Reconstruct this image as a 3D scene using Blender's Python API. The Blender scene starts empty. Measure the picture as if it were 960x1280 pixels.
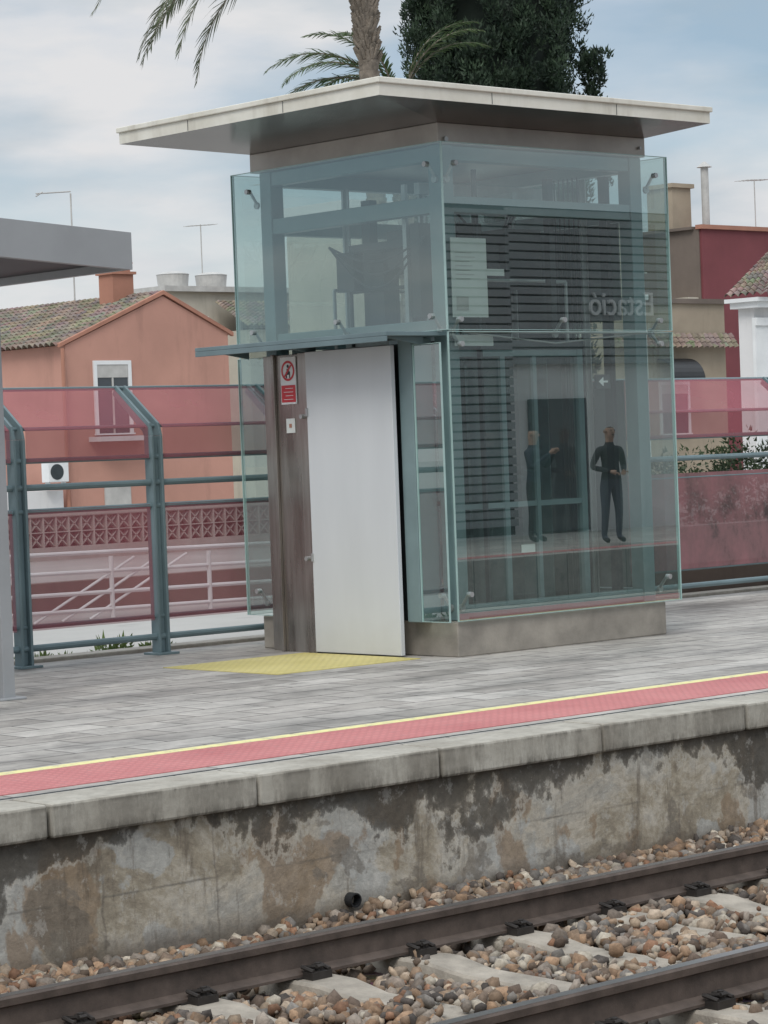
import bpy, math, random
import numpy as np
from mathutils import Vector, Matrix
random.seed(7); rng=np.random.default_rng(11)
scene=bpy.context.scene
scene.view_settings.view_transform='Standard'
scene.view_settings.look='None'
scene.view_settings.exposure=0
COL=scene.collection

# ------------------------------------------------------------------ materials
class NT:
    def __init__(s,name):
        s.mat=bpy.data.materials.new(name); s.mat.use_nodes=True
        s.t=s.mat.node_tree; s.n=s.t.nodes; s.l=s.t.links
        s.b=s.n['Principled BSDF']; s.out=s.n['Material Output']
        s.tc=s.n.new('ShaderNodeTexCoord'); s.obj=s.tc.outputs['Object']
    def _in(s,sock,v):
        if isinstance(v,bpy.types.NodeSocket): s.l.new(v,sock)
        elif v is not None:
            if isinstance(v,(tuple,list)) and len(v)==3 and sock.type=='RGBA': v=(*v,1)
            sock.default_value=v
    def map(s,scale=(1,1,1),loc=(0,0,0),rot=(0,0,0),vec=None):
        m=s.n.new('ShaderNodeMapping'); s._in(m.inputs['Vector'],vec or s.obj)
        m.inputs['Scale'].default_value=scale; m.inputs['Location'].default_value=loc; m.inputs['Rotation'].default_value=rot
        return m.outputs[0]
    def noise(s,scale,detail=4,rough=.55,vec=None,dist=0):
        m=s.n.new('ShaderNodeTexNoise'); s._in(m.inputs['Vector'],vec or s.obj)
        m.inputs['Scale'].default_value=scale; m.inputs['Detail'].default_value=detail
        m.inputs['Roughness'].default_value=rough; m.inputs['Distortion'].default_value=dist
        return m.outputs[0]
    def voro(s,scale,vec=None,out='Color',feature='F1'):
        m=s.n.new('ShaderNodeTexVoronoi'); m.feature=feature; s._in(m.inputs['Vector'],vec or s.obj)
        m.inputs['Scale'].default_value=scale; return m.outputs[out]
    def ramp(s,fac,stops,interp='LINEAR'):
        m=s.n.new('ShaderNodeValToRGB'); s._in(m.inputs[0],fac); cr=m.color_ramp; cr.interpolation=interp
        while len(cr.elements)<len(stops): cr.elements.new(.5)
        for e,(p,c) in zip(cr.elements,stops):
            e.position=p
            e.color=(c,c,c,1) if isinstance(c,(int,float)) else (*c,1)
        return m.outputs[0]
    def mix(s,f,a,b,mode='MIX'):
        m=s.n.new('ShaderNodeMix'); m.data_type='RGBA'; m.blend_type=mode
        s._in(m.inputs[0],f); s._in(m.inputs[6],a); s._in(m.inputs[7],b); return m.outputs[2]
    def math(s,op,a,b=None,c=None,clamp=False):
        m=s.n.new('ShaderNodeMath'); m.operation=op; m.use_clamp=clamp
        s._in(m.inputs[0],a)
        if b is not None: s._in(m.inputs[1],b)
        if c is not None: s._in(m.inputs[2],c)
        return m.outputs[0]
    def sep(s,vec=None):
        m=s.n.new('ShaderNodeSeparateXYZ'); s._in(m.inputs[0],vec or s.obj); return m.outputs
    def bump(s,h,strength=.3,dist=.01):
        m=s.n.new('ShaderNodeBump'); m.inputs['Strength'].default_value=strength; m.inputs['Distance'].default_value=dist
        s._in(m.inputs['Height'],h); s.l.new(m.outputs[0],s.b.inputs['Normal'])
    def set(s,col=None,rough=None,metal=None,spec=None):
        if col is not None: s._in(s.b.inputs['Base Color'],col)
        if rough is not None: s._in(s.b.inputs['Roughness'],rough)
        if metal is not None: s._in(s.b.inputs['Metallic'],metal)
        if spec is not None: s._in(s.b.inputs['Specular IOR Level'],spec)
        return s.mat

def plain(name,col,rough=.6,metal=0,var=.18,scale=3,spec=.5,bump=0):
    t=NT(name)
    f=t.noise(scale,6,.6)
    lo=tuple(c*(1-var) for c in col); hi=tuple(min(1,c*(1+var)) for c in col)
    c=t.ramp(f,[(.3,lo),(.7,hi)])
    if bump: t.bump(t.noise(scale*12,4),bump,.01)
    return t.set(c,rough,metal,spec)

M={}
M['steel']=plain('painted_steel',(.135,.19,.205),.45,.0,.15,2.5)
M['steel_in']=plain('frame_steel',(.18,.25,.26),.4,.1,.12,2.5)
M['inner_panel']=plain('reflection_backing',(.085,.11,.11),.5,.1,.25,1.5)  # dark tone for the panels added behind the glass reflections
M['steel_light']=plain('galvanised_steel',(.42,.43,.43),.35,.6,.15,6)
M['steel_dark']=plain('dark_metal',(.045,.055,.06),.4,.3,.2,6)
M['black']=plain('black_plastic',(.015,.016,.018),.45,0,.2,8)
M['white_paint']=plain('white_paint',(.72,.73,.73),.5,0,.06,2)
M['notice']=plain('notice_paper',(.6,.62,.6),.6,0,.06,5)
M['red']=plain('sign_red',(.55,.03,.04),.4,0,.06,5)
M['tank']=plain('tank_grey',(.45,.44,.42),.6,0,.15,3)
M['cable']=plain('cable',(.03,.03,.035),.5)

t=NT('door_panel'); z=t.sep()[2]
f=t.noise(1.2,3,.5,t.map((3,3,.6)))
c=t.ramp(f,[(.25,(.55,.57,.59)),(.75,(.60,.62,.64))])
dirt=t.ramp(t.math('ADD',z,t.math('MULTIPLY',t.noise(9,5),.25)),[(.1,1),(.42,0)])
c=t.mix(t.math('MULTIPLY',dirt,.25),c,(.35,.34,.32)); M['door']=t.set(c,.38,.0)
t=NT('stainless'); f=t.noise(2,4,.6,t.map((5,5,.5)))
c=t.ramp(f,[(.3,(.22,.19,.17)),(.7,(.44,.41,.38))])
r=t.ramp(f,[(.3,.22),(.7,.38)]); M['stainless']=t.set(c,r,.85)
t=NT('roof_fascia'); f=t.noise(1.5,6,.65); st=t.noise(5,4,.6,t.map((1,1,.15)))
c=t.ramp(f,[(.3,(.54,.51,.43)),(.6,(.70,.68,.61))]); c=t.mix(t.ramp(st,[(.55,0),(.75,.5)]),c,(.36,.32,.25))
M['roof']=t.set(c,.5,.0)
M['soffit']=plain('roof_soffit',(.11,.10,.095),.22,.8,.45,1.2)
M['band']=plain('metal_band',(.36,.32,.285),.35,.5,.18,2)
M['plinth']=plain('stone_plinth',(.27,.245,.21),.6,0,.25,4,bump=.2)

def glass_mat(name,tint,base=.10,haze=.05):
    t=NT(name); t.n.remove(t.b)
    tr=t.n.new('ShaderNodeBsdfTransparent'); tr.inputs[0].default_value=(*tint,1)
    gl=t.n.new('ShaderNodeBsdfGlossy'); gl.inputs['Roughness'].default_value=.0; gl.inputs['Color'].default_value=(.93,.99,.975,1)
    df=t.n.new('ShaderNodeBsdfDiffuse')
    df.inputs[0].default_value=(.43,.53,.51,1)
    hz=t.ramp(t.noise(1.3,6,.65),[(.3,haze*.3),(.75,haze*1.9)])
    m1=t.n.new('ShaderNodeMixShader'); t.l.new(hz,m1.inputs[0]); t.l.new(tr.outputs[0],m1.inputs[1]); t.l.new(df.outputs[0],m1.inputs[2])
    lw=t.n.new('ShaderNodeLayerWeight'); lw.inputs[0].default_value=.5
    p=t.math('POWER',lw.outputs['Facing'],3.5)
    f=t.math('ADD',t.math('MULTIPLY',p,1-base),base,clamp=True)
    m2=t.n.new('ShaderNodeMixShader'); t.l.new(f,m2.inputs[0]); t.l.new(m1.outputs[0],m2.inputs[1]); t.l.new(gl.outputs[0],m2.inputs[2])
    t.l.new(m2.outputs[0],t.out.inputs[0]); return t.mat
M['glass']=glass_mat('lift_glass',(.765,.865,.84),.24,.035)
M['glass_in']=glass_mat('cabin_glass',(.60,.70,.69),.08,.03)
M['glass_edge']=plain('glass_edge',(.36,.50,.48),.2,0,.1,3)
M['window']=plain('window_glass',(.035,.045,.055),.08,0,.3,.6,.8)

t=NT('pink_mesh'); t.set(t.ramp(t.noise(1.1,5),[(.3,(.25,.06,.08)),(.7,(.34,.09,.115))]),.7)
tr=t.n.new('ShaderNodeBsdfTransparent'); m=t.n.new('ShaderNodeMixShader')
op=t.ramp(t.noise(.9,4),[(.3,.50),(.7,.66)])
t.l.new(op,m.inputs[0]); t.l.new(tr.outputs[0],m.inputs[1]); t.l.new(t.b.outputs[0],m.inputs[2]); t.l.new(m.outputs[0],t.out.inputs[0])
M['pink']=t.mat
t=NT('pink_panel_solid'); a=t.noise(2.2,8,.7,t.map((1,1,.7))); 
c=t.ramp(a,[(.36,(.07,.045,.045)),(.46,(.19,.095,.10)),(.62,(.27,.12,.13))]); t.set(c,.7)
tr=t.n.new('ShaderNodeBsdfTransparent'); m=t.n.new('ShaderNodeMixShader'); m.inputs[0].default_value=.9
t.l.new(tr.outputs[0],m.inputs[1]); t.l.new(t.b.outputs[0],m.inputs[2]); t.l.new(m.outputs[0],t.out.inputs[0]); M['pink_solid']=t.mat

# pavers
t=NT('platform_paving')
br=t.n.new('ShaderNodeTexBrick'); t.l.new(t.map((1,1,1)),br.inputs['Vector'])
br.inputs['Scale'].default_value=1; br.inputs['Brick Width'].default_value=.60; br.inputs['Row Height'].default_value=.30
br.inputs['Mortar Size'].default_value=.009; br.inputs['Mortar Smooth'].default_value=.3; br.inputs['Bias'].default_value=.0
br.inputs['Color1'].default_value=(.34,.315,.285,1); br.inputs['Color2'].default_value=(.45,.425,.39,1); br.inputs['Mortar'].default_value=(.12,.11,.10,1)
big=t.noise(.55,6,.62,t.map((1,2.2,1))); fine=t.noise(7,6,.7)
c=t.mix(1,br.outputs[0],t.ramp(big,[(.35,.55),(.5,.97),(.68,1.15)]),'MULTIPLY')
c=t.mix(1,c,t.ramp(fine,[(.3,.72),(.6,1.06)]),'MULTIPLY')
sp=t.noise(2.2,8,.72,t.map((.7,1.4,1))); c=t.mix(t.ramp(sp,[(.55,0),(.64,.6)]),c,(.15,.14,.13))
t.bump(br.outputs[1],-.4,.004); M['paving']=t.set(c,t.ramp(big,[(.3,.5),(.7,.8)]))
def dotted(name,c1,c2,sc=18):
    t=NT(name); n=t.noise(1.5,6,.6); c=t.ramp(n,[(.3,c1),(.65,c2)])
    mp=t.map((sc,sc,sc)); fx=t.n.new('ShaderNodeVectorMath'); fx.operation='FRACTION'; t.l.new(mp,fx.inputs[0])
    sb=t.n.new('ShaderNodeVectorMath'); sb.operation='SUBTRACT'; t.l.new(fx.outputs[0],sb.inputs[0]); sb.inputs[1].default_value=(.5,.5,0)
    s=t.sep(sb.outputs[0]); d=t.math('SQRT',t.math('ADD',t.math('MULTIPLY',s[0],s[0]),t.math('MULTIPLY',s[1],s[1])))
    h=t.ramp(d,[(.22,1),(.34,0)]); c=t.mix(t.math('MULTIPLY',t.math('SUBTRACT',1,h),.35),c,tuple(v*.55 for v in c1))
    c=t.mix(t.ramp(t.noise(12,6,.7),[(.55,0),(.75,.4)]),c,(.24,.19,.18))
    t.bump(h,.8,.005); return t.set(c,.65)
M['tact_pink']=dotted('tactile_red',(.48,.15,.15),(.60,.23,.22))
M['tact_yellow']=dotted('tactile_yellow',(.56,.48,.16),(.68,.59,.25),14)
t=NT('yellow_line'); w=t.noise(14,7,.7); c=t.ramp(w,[(.35,(.45,.42,.30)),(.5,(.75,.69,.32))]); M['yellow']=t.set(c,.6)
t=NT('coping_concrete'); n=t.noise(2.5,8,.65); n2=t.noise(14,6,.7); zz=t.sep()[2]
c=t.ramp(n,[(.3,(.27,.245,.205)),(.55,(.39,.365,.315)),(.75,(.48,.455,.40))])
c=t.mix(t.ramp(n2,[(.45,0),(.8,.6)]),c,(.16,.145,.12))
drip=t.noise(5,8,.75,t.map((1.3,1,.3))); low=t.ramp(t.math('MULTIPLY',zz,-1),[(.0,0),(.01,.8),(.03,.35),(.10,.4),(.15,1)])
c=t.mix(t.math('MULTIPLY',t.ramp(drip,[(.42,0),(.56,.9)]),low),c,(.085,.075,.06))
t.bump(n2,.45,.008); M['coping']=t.set(c,.8)
# platform side wall
t=NT('stained_wall')
dis=t.noise(3,5,.6)
big=t.noise(1.5,9,.70,t.map((1,1,1.3),(3,0,0)),.3)
c=t.ramp(big,[(.34,(.19,.155,.115)),(.44,(.34,.295,.225)),(.51,(.47,.425,.355)),(.58,(.35,.33,.29)),(.68,(.54,.51,.455))])
patch=t.noise(1.4,6,.55,t.map((1,1,1.0),(11,0,4)),.2)
c=t.mix(t.ramp(patch,[(.535,0),(.55,.75)]),c,(.42,.42,.40))
patch2=t.noise(1.9,6,.58,t.map((1,1,.7),(31,0,7)),.2)
c=t.mix(t.ramp(patch2,[(.54,0),(.56,.7)]),c,(.25,.175,.11))
patch3=t.noise(2.2,6,.58,t.map((.9,1,1.1),(57,0,2)),.2)
c=t.mix(t.ramp(patch3,[(.56,0),(.58,.65)]),c,(.17,.15,.125))
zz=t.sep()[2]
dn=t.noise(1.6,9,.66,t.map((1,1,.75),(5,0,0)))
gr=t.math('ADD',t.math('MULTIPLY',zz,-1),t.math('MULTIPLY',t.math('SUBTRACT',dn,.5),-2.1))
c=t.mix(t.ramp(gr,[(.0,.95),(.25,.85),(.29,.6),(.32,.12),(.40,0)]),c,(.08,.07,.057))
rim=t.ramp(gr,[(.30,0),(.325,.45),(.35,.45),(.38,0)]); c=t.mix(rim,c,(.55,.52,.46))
drip=t.noise(5,8,.74,t.map((1.7,1,.22),(2,0,0))); c=t.mix(t.ramp(drip,[(.54,0),(.64,.65)]),c,(.13,.105,.08))
wsh=t.noise(9,8,.75,t.map((1,1,.8),(9,0,0))); c=t.mix(t.ramp(wsh,[(.56,0),(.62,.4)]),c,(.52,.50,.46))
jz=t.math('ADD',zz,t.math('MULTIPLY',dis,.025))
j=t.math('ABSOLUTE',t.math('SUBTRACT',t.math('FRACT',t.math('MULTIPLY',jz,3.35)),.5))
c=t.mix(t.math('MULTIPLY',t.ramp(j,[(.0,1),(.03,0)]),t.ramp(t.noise(2.5,4),[(.42,.0),(.6,.7)])),c,(.11,.10,.085))
xx=t.math('ADD',t.sep()[0],t.math('MULTIPLY',dis,.12))
jx=t.math('ABSOLUTE',t.math('SUBTRACT',t.math('FRACT',t.math('MULTIPLY',xx,1.52)),.5))
c=t.mix(t.math('MULTIPLY',t.ramp(jx,[(.0,1),(.015,0)]),t.ramp(t.noise(1.5,4),[(.48,0),(.6,.55)])),c,(.12,.10,.085))
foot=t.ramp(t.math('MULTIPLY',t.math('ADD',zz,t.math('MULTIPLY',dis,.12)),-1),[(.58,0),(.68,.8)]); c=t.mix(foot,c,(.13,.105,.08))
fine=t.noise(25,6,.7); c=t.mix(1,c,t.ramp(fine,[(.3,.72),(.65,1.08)]),'MULTIPLY')
t.bump(t.math('ADD',t.math('MULTIPLY',fine,.6),t.math('MULTIPLY',big,1.4)),.6,.014)
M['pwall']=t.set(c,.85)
M['rail_side']=plain('rail_rust',(.095,.072,.06),.7,.2,.35,9,bump=.15)
M['rail_top']=plain('rail_running_surface',(.30,.28,.27),.3,.9,.12,3)
M['sleeper']=plain('sleeper_concrete',(.30,.265,.22),.85,0,.32,6,bump=.45)
M['clip']=plain('rail_clip',(.035,.03,.027),.6,.3,.3,20)
t=NT('ballast_bed'); v=t.voro(17); c=t.mix(.75,v,(.14,.11,.085)); c=t.mix(1,c,(.30,.25,.21),'MULTIPLY'); t.bump(t.voro(17,out='Distance'),1,.04); M['bed']=t.set(c,.9)
def attr_mat(name,rough=.75,trans=0,spec=.4,nz=0):
    t=NT(name); a=t.n.new('ShaderNodeAttribute'); a.attribute_name='Col'
    c=a.outputs[0]
    if nz: c=t.mix(1,c,t.ramp(t.noise(nz,5,.7),[(.3,.6),(.7,1.25)]),'MULTIPLY')
    t.set(c,rough,spec=spec)
    if trans:
        tl=t.n.new('ShaderNodeBsdfTranslucent'); t.l.new(c,tl.inputs[0]); m=t.n.new('ShaderNodeMixShader'); m.inputs[0].default_value=trans
        t.l.new(t.b.outputs[0],m.inputs[1]); t.l.new(tl.outputs[0],m.inputs[2]); t.l.new(m.outputs[0],t.out.inputs[0])
    return t.mat
M['stones']=attr_mat('ballast_stone',.85,spec=.2,nz=40)
M['leaf']=attr_mat('leaves',.6,.25)
M['trunk']=plain('palm_bark',(.22,.185,.15),.9,0,.45,7,bump=.6)
M['core']=plain('tree_core',(.010,.018,.012),.9)
def stucco(name,col,var=.12,dirtcol=None,ds=.6):
    t=NT(name); c=t.ramp(t.noise(.5,7,.6),[(.3,tuple(v*(1-var) for v in col)),(.7,tuple(v*(1+var) for v in col))])
    d=t.noise(1.0,7,.7,t.map((1.6,1.6,.25))); c=t.mix(t.ramp(d,[(.55,0),(.8,ds)]),c,dirtcol or tuple(v*.55 for v in col))
    t.bump(t.noise(18,4),.15,.02); return t.set(c,.85)
M['salmon']=stucco('salmon_stucco',(.46,.245,.19))
M['white_wall']=stucco('white_stucco',(.66,.65,.645),.05)
M['maroon']=stucco('maroon_stucco',(.17,.045,.052),.15)
M['brown_wall']=stucco('brown_stucco',(.15,.12,.10),.2)
M['tan']=stucco('tan_stucco',(.34,.28,.21),.2)
M['cream']=stucco('cream_stucco',(.46,.42,.35),.14)
M['terracotta']=stucco('terracotta_brick',(.38,.18,.125),.2)
t=NT('roof_tile'); a=t.voro(3.2,t.map((1,1,1))); n=t.noise(1.2,7,.7)
c=t.ramp(n,[(.3,(.10,.08,.055)),(.5,(.20,.145,.10)),(.65,(.27,.22,.13)),(.8,(.23,.145,.10))])
c=t.mix(.25,c,a,'OVERLAY'); hs=t.n.new('ShaderNodeHueSaturation'); hs.inputs['Saturation'].default_value=.7; t.l.new(c,hs.inputs['Color']); M['tile']=t.set(hs.outputs[0],.9)
M['concrete']=stucco('street_concrete',(.36,.35,.33),.12)
t=NT('ground_earth'); M['earth']=t.set(t.ramp(t.noise(.2,8,.6),[(.3,(.14,.13,.10)),(.7,(.22,.20,.17))]),.95)
t=NT('breeze_block'); M['breeze']=t.set(t.ramp(t.noise(3,5),[(.3,(.36,.33,.30)),(.7,(.46,.43,.40))]),.85)
t=NT('slat_cladding'); M['slat']=t.set(t.ramp(t.noise(1,4),[(.3,(.24,.25,.26)),(.7,(.33,.34,.35))]),.5)
M['shelter']=plain('shelter_fascia',(.34,.35,.36),.45,.3,.1,1.5)
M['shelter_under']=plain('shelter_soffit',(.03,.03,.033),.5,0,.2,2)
M['letter']=plain('sign_letter',(.75,.75,.75),.4)

# ------------------------------------------------------------------ mesh helpers
def empty(name,loc=(0,0,0)):
    e=bpy.data.objects.new(name,None); COL.objects.link(e); e.location=loc; e.empty_display_size=.3; return e
def attach(o,p):
    if p is not None:
        o.parent=p; o.matrix_parent_inverse=Matrix.Translation(p.location).inverted()
class MB:
    def __init__(s): s.v=[]; s.f=[]; s.m=[]
    def add(s,vs,fs,m=0):
        b=len(s.v); s.v+= [tuple(v) for v in vs]
        for f in fs: s.f.append(tuple(i+b for i in f)); s.m.append(m)
    def box(s,x0,x1,y0,y1,z0,z1,m=0):
        if x0>x1:x0,x1=x1,x0
        if y0>y1:y0,y1=y1,y0
        if z0>z1:z0,z1=z1,z0
        s.add([(x0,y0,z0),(x1,y0,z0),(x1,y1,z0),(x0,y1,z0),(x0,y0,z1),(x1,y0,z1),(x1,y1,z1),(x0,y1,z1)],
              [(0,3,2,1),(4,5,6,7),(0,1,5,4),(1,2,6,5),(2,3,7,6),(3,0,4,7)],m); return s
    def cyl(s,p0,p1,r0,r1=None,n=10,m=0,cap=True):
        r1=r0 if r1 is None else r1; p0=Vector(p0);p1=Vector(p1); d=(p1-p0).normalized()
        a=Vector((0,0,1)) if abs(d.z)<.9 else Vector((1,0,0)); u=d.cross(a).normalized(); w=d.cross(u)
        vs=[]
        for p,r in((p0,r0),(p1,r1)):
            for i in range(n):
                t=2*math.pi*i/n; vs.append(p+u*math.cos(t)*r+w*math.sin(t)*r)
        fs=[(i,(i+1)%n,n+(i+1)%n,n+i) for i in range(n)]
        if cap: fs+=[tuple(range(n))[::-1],tuple(range(n,2*n))]
        s.add(vs,fs,m); return s
    def tube(s,pts,r,n=8,m=0):
        for a,b in zip(pts[:-1],pts[1:]): s.cyl(a,b,r,r,n,m)
        return s
    def prism(s,pts,vec,m=0):
        n=len(pts); v=Vector(vec); vs=[Vector(p) for p in pts]+[Vector(p)+v for p in pts]
        s.add(vs,[tuple(range(n)),tuple(range(2*n-1,n-1,-1))]+[(i,n+i,n+(i+1)%n,(i+1)%n) for i in range(n)],m); return s
    def build(s,name,mats,parent=None,bevel=0,smooth=False):
        me=bpy.data.meshes.new(name); me.from_pydata(s.v,[],s.f); 
        for mm in (mats if isinstance(mats,list) else [mats]): me.materials.append(mm)
        me.polygons.foreach_set('material_index',s.m)
        import bmesh
        bm=bmesh.new(); bm.from_mesh(me); bmesh.ops.recalc_face_normals(bm,faces=bm.faces); bm.to_mesh(me); bm.free()
        if smooth: me.polygons.foreach_set('use_smooth',[True]*len(me.polygons))
        o=bpy.data.objects.new(name,me); COL.objects.link(o); attach(o,parent)
        if bevel:
            b=o.modifiers.new('bevel','BEVEL'); b.width=bevel; b.segments=2; b.limit_method='ANGLE'
        return o
def np_mesh(name,V,F,mat,C=None,parent=None,smooth=False):
    me=bpy.data.meshes.new(name); k=F.shape[1]
    me.vertices.add(len(V)); me.vertices.foreach_set('co',V.astype(np.float32).ravel())
    me.loops.add(F.size); me.loops.foreach_set('vertex_index',F.astype(np.int32).ravel())
    me.polygons.add(len(F)); me.polygons.foreach_set('loop_start',np.arange(0,F.size,k,dtype=np.int32))
    me.update(calc_edges=True)
    if C is not None:
        ca=me.color_attributes.new('Col','FLOAT_COLOR','CORNER')
        cc=np.ones((F.size,4),np.float32); cc[:,:3]=np.repeat(C,k,axis=0); ca.data.foreach_set('color',cc.ravel())
    me.materials.append(mat)
    if smooth: me.polygons.foreach_set('use_smooth',[True]*len(F))
    me.validate(); o=bpy.data.objects.new(name,me); COL.objects.link(o); attach(o,parent); return o

# ------------------------------------------------------------------ ground & platform
MB().box(-300,500,-300,600,-1.2,-.86).build('ground',M['earth'])
MB().box(-200,400,16.45,500,-.855,-.12).build('street',M['concrete'])
MB().box(-60,120,2.3,9.56,-.855,-.80).build('ballast_bed',M['bed'])
PE=9.53
pl=empty('station_platform',(12,12,0))
MB().box(-60,120,PE+.32,16.4,-.85,0).build('paving',M['paving'],pl)
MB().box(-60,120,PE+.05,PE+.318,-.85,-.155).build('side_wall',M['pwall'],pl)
cp=MB()
for k in range(-30,60):
    x=6.54+1.2*k
    if x>70: break
    dz=random.uniform(-.005,.005); dy=random.uniform(-.010,.010)
    cp.box(x+.009,x+1.191,PE+dy,PE+.316,-.152,.001+dz)
cp.build('coping',M['coping'],pl,bevel=.014)
MB().box(-60,120,PE+.06,PE+.31,-.15,-.02).build('joint_mortar',M['steel_dark'],pl)
MB().box(-60,120,PE+.345,PE+.36,0,.003).build('edge_groove',M['steel_dark'],pl)
MB().box(-60,120,PE+.47,PE+1.10,-.01,.004).build('tactile_strip',M['tact_pink'],pl)
MB().box(-60,120,PE+1.103,PE+1.20,-.01,.0045).build('yellow_line',M['yellow'],pl)
MB().box(11.35,12.70,13.72,15.02,-.01,.005).build('tactile_pad',M['tact_yellow'],pl)
MB().box(-60,120,16.40,16.62,-.5,.03).build('rear_kerb',M['coping'],pl,bevel=.01)
dp=empty('drain_pipe',(8.35,9.5,-.68))
mb=MB(); n=18; ro,ri=.036,.029
yy0,yy1=PE+.1,PE+.0
vs=[]
for yy,r in((yy0,ro),(yy1,ro),(yy1,ri),(yy0,ri)):
    for i in range(n): a=2*math.pi*i/n; vs.append((8.33+r*math.cos(a),yy,-.685+r*math.sin(a)))
mb.add(vs,[(k*n+i,k*n+(i+1)%n,(k+1)*n+(i+1)%n,(k+1)*n+i) for k in range(3) for i in range(n)])
mb.build('pipe',M['black'],dp)

op=empty('opposite_platform',(0,0,0))
MB().box(-30,120,-3.6,2.2,-.85,0).build('paving',M['paving'],op)
MB().box(-30,120,1.35,1.75,-.01,.004).build('tactile_strip',M['tact_pink'],op)

# ------------------------------------------------------------------ track
def track(name,yc,stones):
    tr=empty(name,(8,yc,-.7))
    g=.86
    for i,y in enumerate((yc-g,yc+g)):
        p=[(-.065,-.715),(.065,-.715),(.065,-.703),(.012,-.685),(.009,-.60),(.034,-.588),(.036,-.56),(.028,-.551),(-.028,-.551),(-.036,-.56),(-.034,-.588),(-.009,-.60),(-.012,-.685),(-.065,-.703)]
        mb=MB(); mb.prism([(-50,y+a,b) for a,b in p],(160,0,0),0)
        o=mb.build('rail_%d'%(i+1),[M['rail_side'],M['rail_top']],tr)
        MB().box(-50,110,y-.026,y+.026,-.5515,-.5495).build('running_surface_%d'%(i+1),M['rail_top'],tr)
    sl=MB(); cl=MB()
    for k in range(-40,90):
        x=8.34+.62*k
        sec=[(-1.3,-.735,.11),(-1.15,-.722,.11),(-.62,-.722,.11),(-.40,-.752,.095),(.40,-.752,.095),(.62,-.722,.11),(1.15,-.722,.11),(1.3,-.735,.11)]
        x+=random.uniform(-.008,.008)
        vs=[]
        for yy,zt,w in sec:
            vs+=[(x-w-.03,yc+yy,-.88),(x-w,yc+yy,zt-.012),(x-w+.012,yc+yy,zt),(x+w-.012,yc+yy,zt),(x+w,yc+yy,zt-.012),(x+w+.03,yc+yy,-.88)]
        fs=[]
        for i in range(len(sec)-1):
            for j in range(5): fs.append((i*6+j,i*6+j+1,(i+1)*6+j+1,(i+1)*6+j))
        fs+=[tuple(range(6)),tuple(range(len(vs)-6,len(vs)))[::-1]]
        sl.add(vs,fs)
        if -1<x<22:
            for y in(yc-g,yc+g):
                for sg in(-1,1):
                    cl.box(x-.055,x+.055,y+sg*.07,y+sg*.135,-.722,-.69)
                    cl.cyl((x,y+sg*.105,-.71),(x,y+sg*.105,-.655),.013,.013,8)
                    cl.tube([(x-.045,y+sg*.13,-.685),(x-.05,y+sg*.06,-.672),(x-.02,y+sg*.045,-.68),(x-.018,y+sg*.12,-.668),(x+.018,y+sg*.12,-.668),(x+.02,y+sg*.045,-.68),(x+.05,y+sg*.06,-.672),(x+.045,y+sg*.13,-.685)],.009,6)
                cl.box(x-.09,x+.09,y-.075,y+.075,-.722,-.7155)
    sl.build('sleepers',M['sleeper'],tr); cl.build('fastenings',M['clip'],tr)
    return tr
YC=7.64
track('railway_track',YC,True); track('railway_track',3.95,False)

phi=(1+5**.5)/2
ico=np.array([(-1,phi,0),(1,phi,0),(-1,-phi,0),(1,-phi,0),(0,-1,phi),(0,1,phi),(0,-1,-phi),(0,1,-phi),(phi,0,-1),(phi,0,1),(-phi,0,-1),(-phi,0,1)])/np.sqrt(1+phi*phi)
icf=np.array([(0,11,5),(0,5,1),(0,1,7),(0,7,10),(0,10,11),(1,5,9),(5,11,4),(11,10,2),(10,7,6),(7,1,8),(3,9,4),(3,4,2),(3,2,6),(3,6,8),(3,8,9),(4,9,5),(2,4,11),(6,2,10),(8,6,7),(9,8,1)])
def rotmats(n):
    q=rng.normal(size=(n,4)); q/=np.linalg.norm(q,axis=1)[:,None]; w,x,y,z=q.T
    return np.stack([np.stack([1-2*(y*y+z*z),2*(x*y-z*w),2*(x*z+y*w)],-1),np.stack([2*(x*y+z*w),1-2*(x*x+z*z),2*(y*z-x*w)],-1),np.stack([2*(x*z-y*w),2*(y*z+x*w),1-2*(x*x+y*y)],-1)],1)
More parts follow.
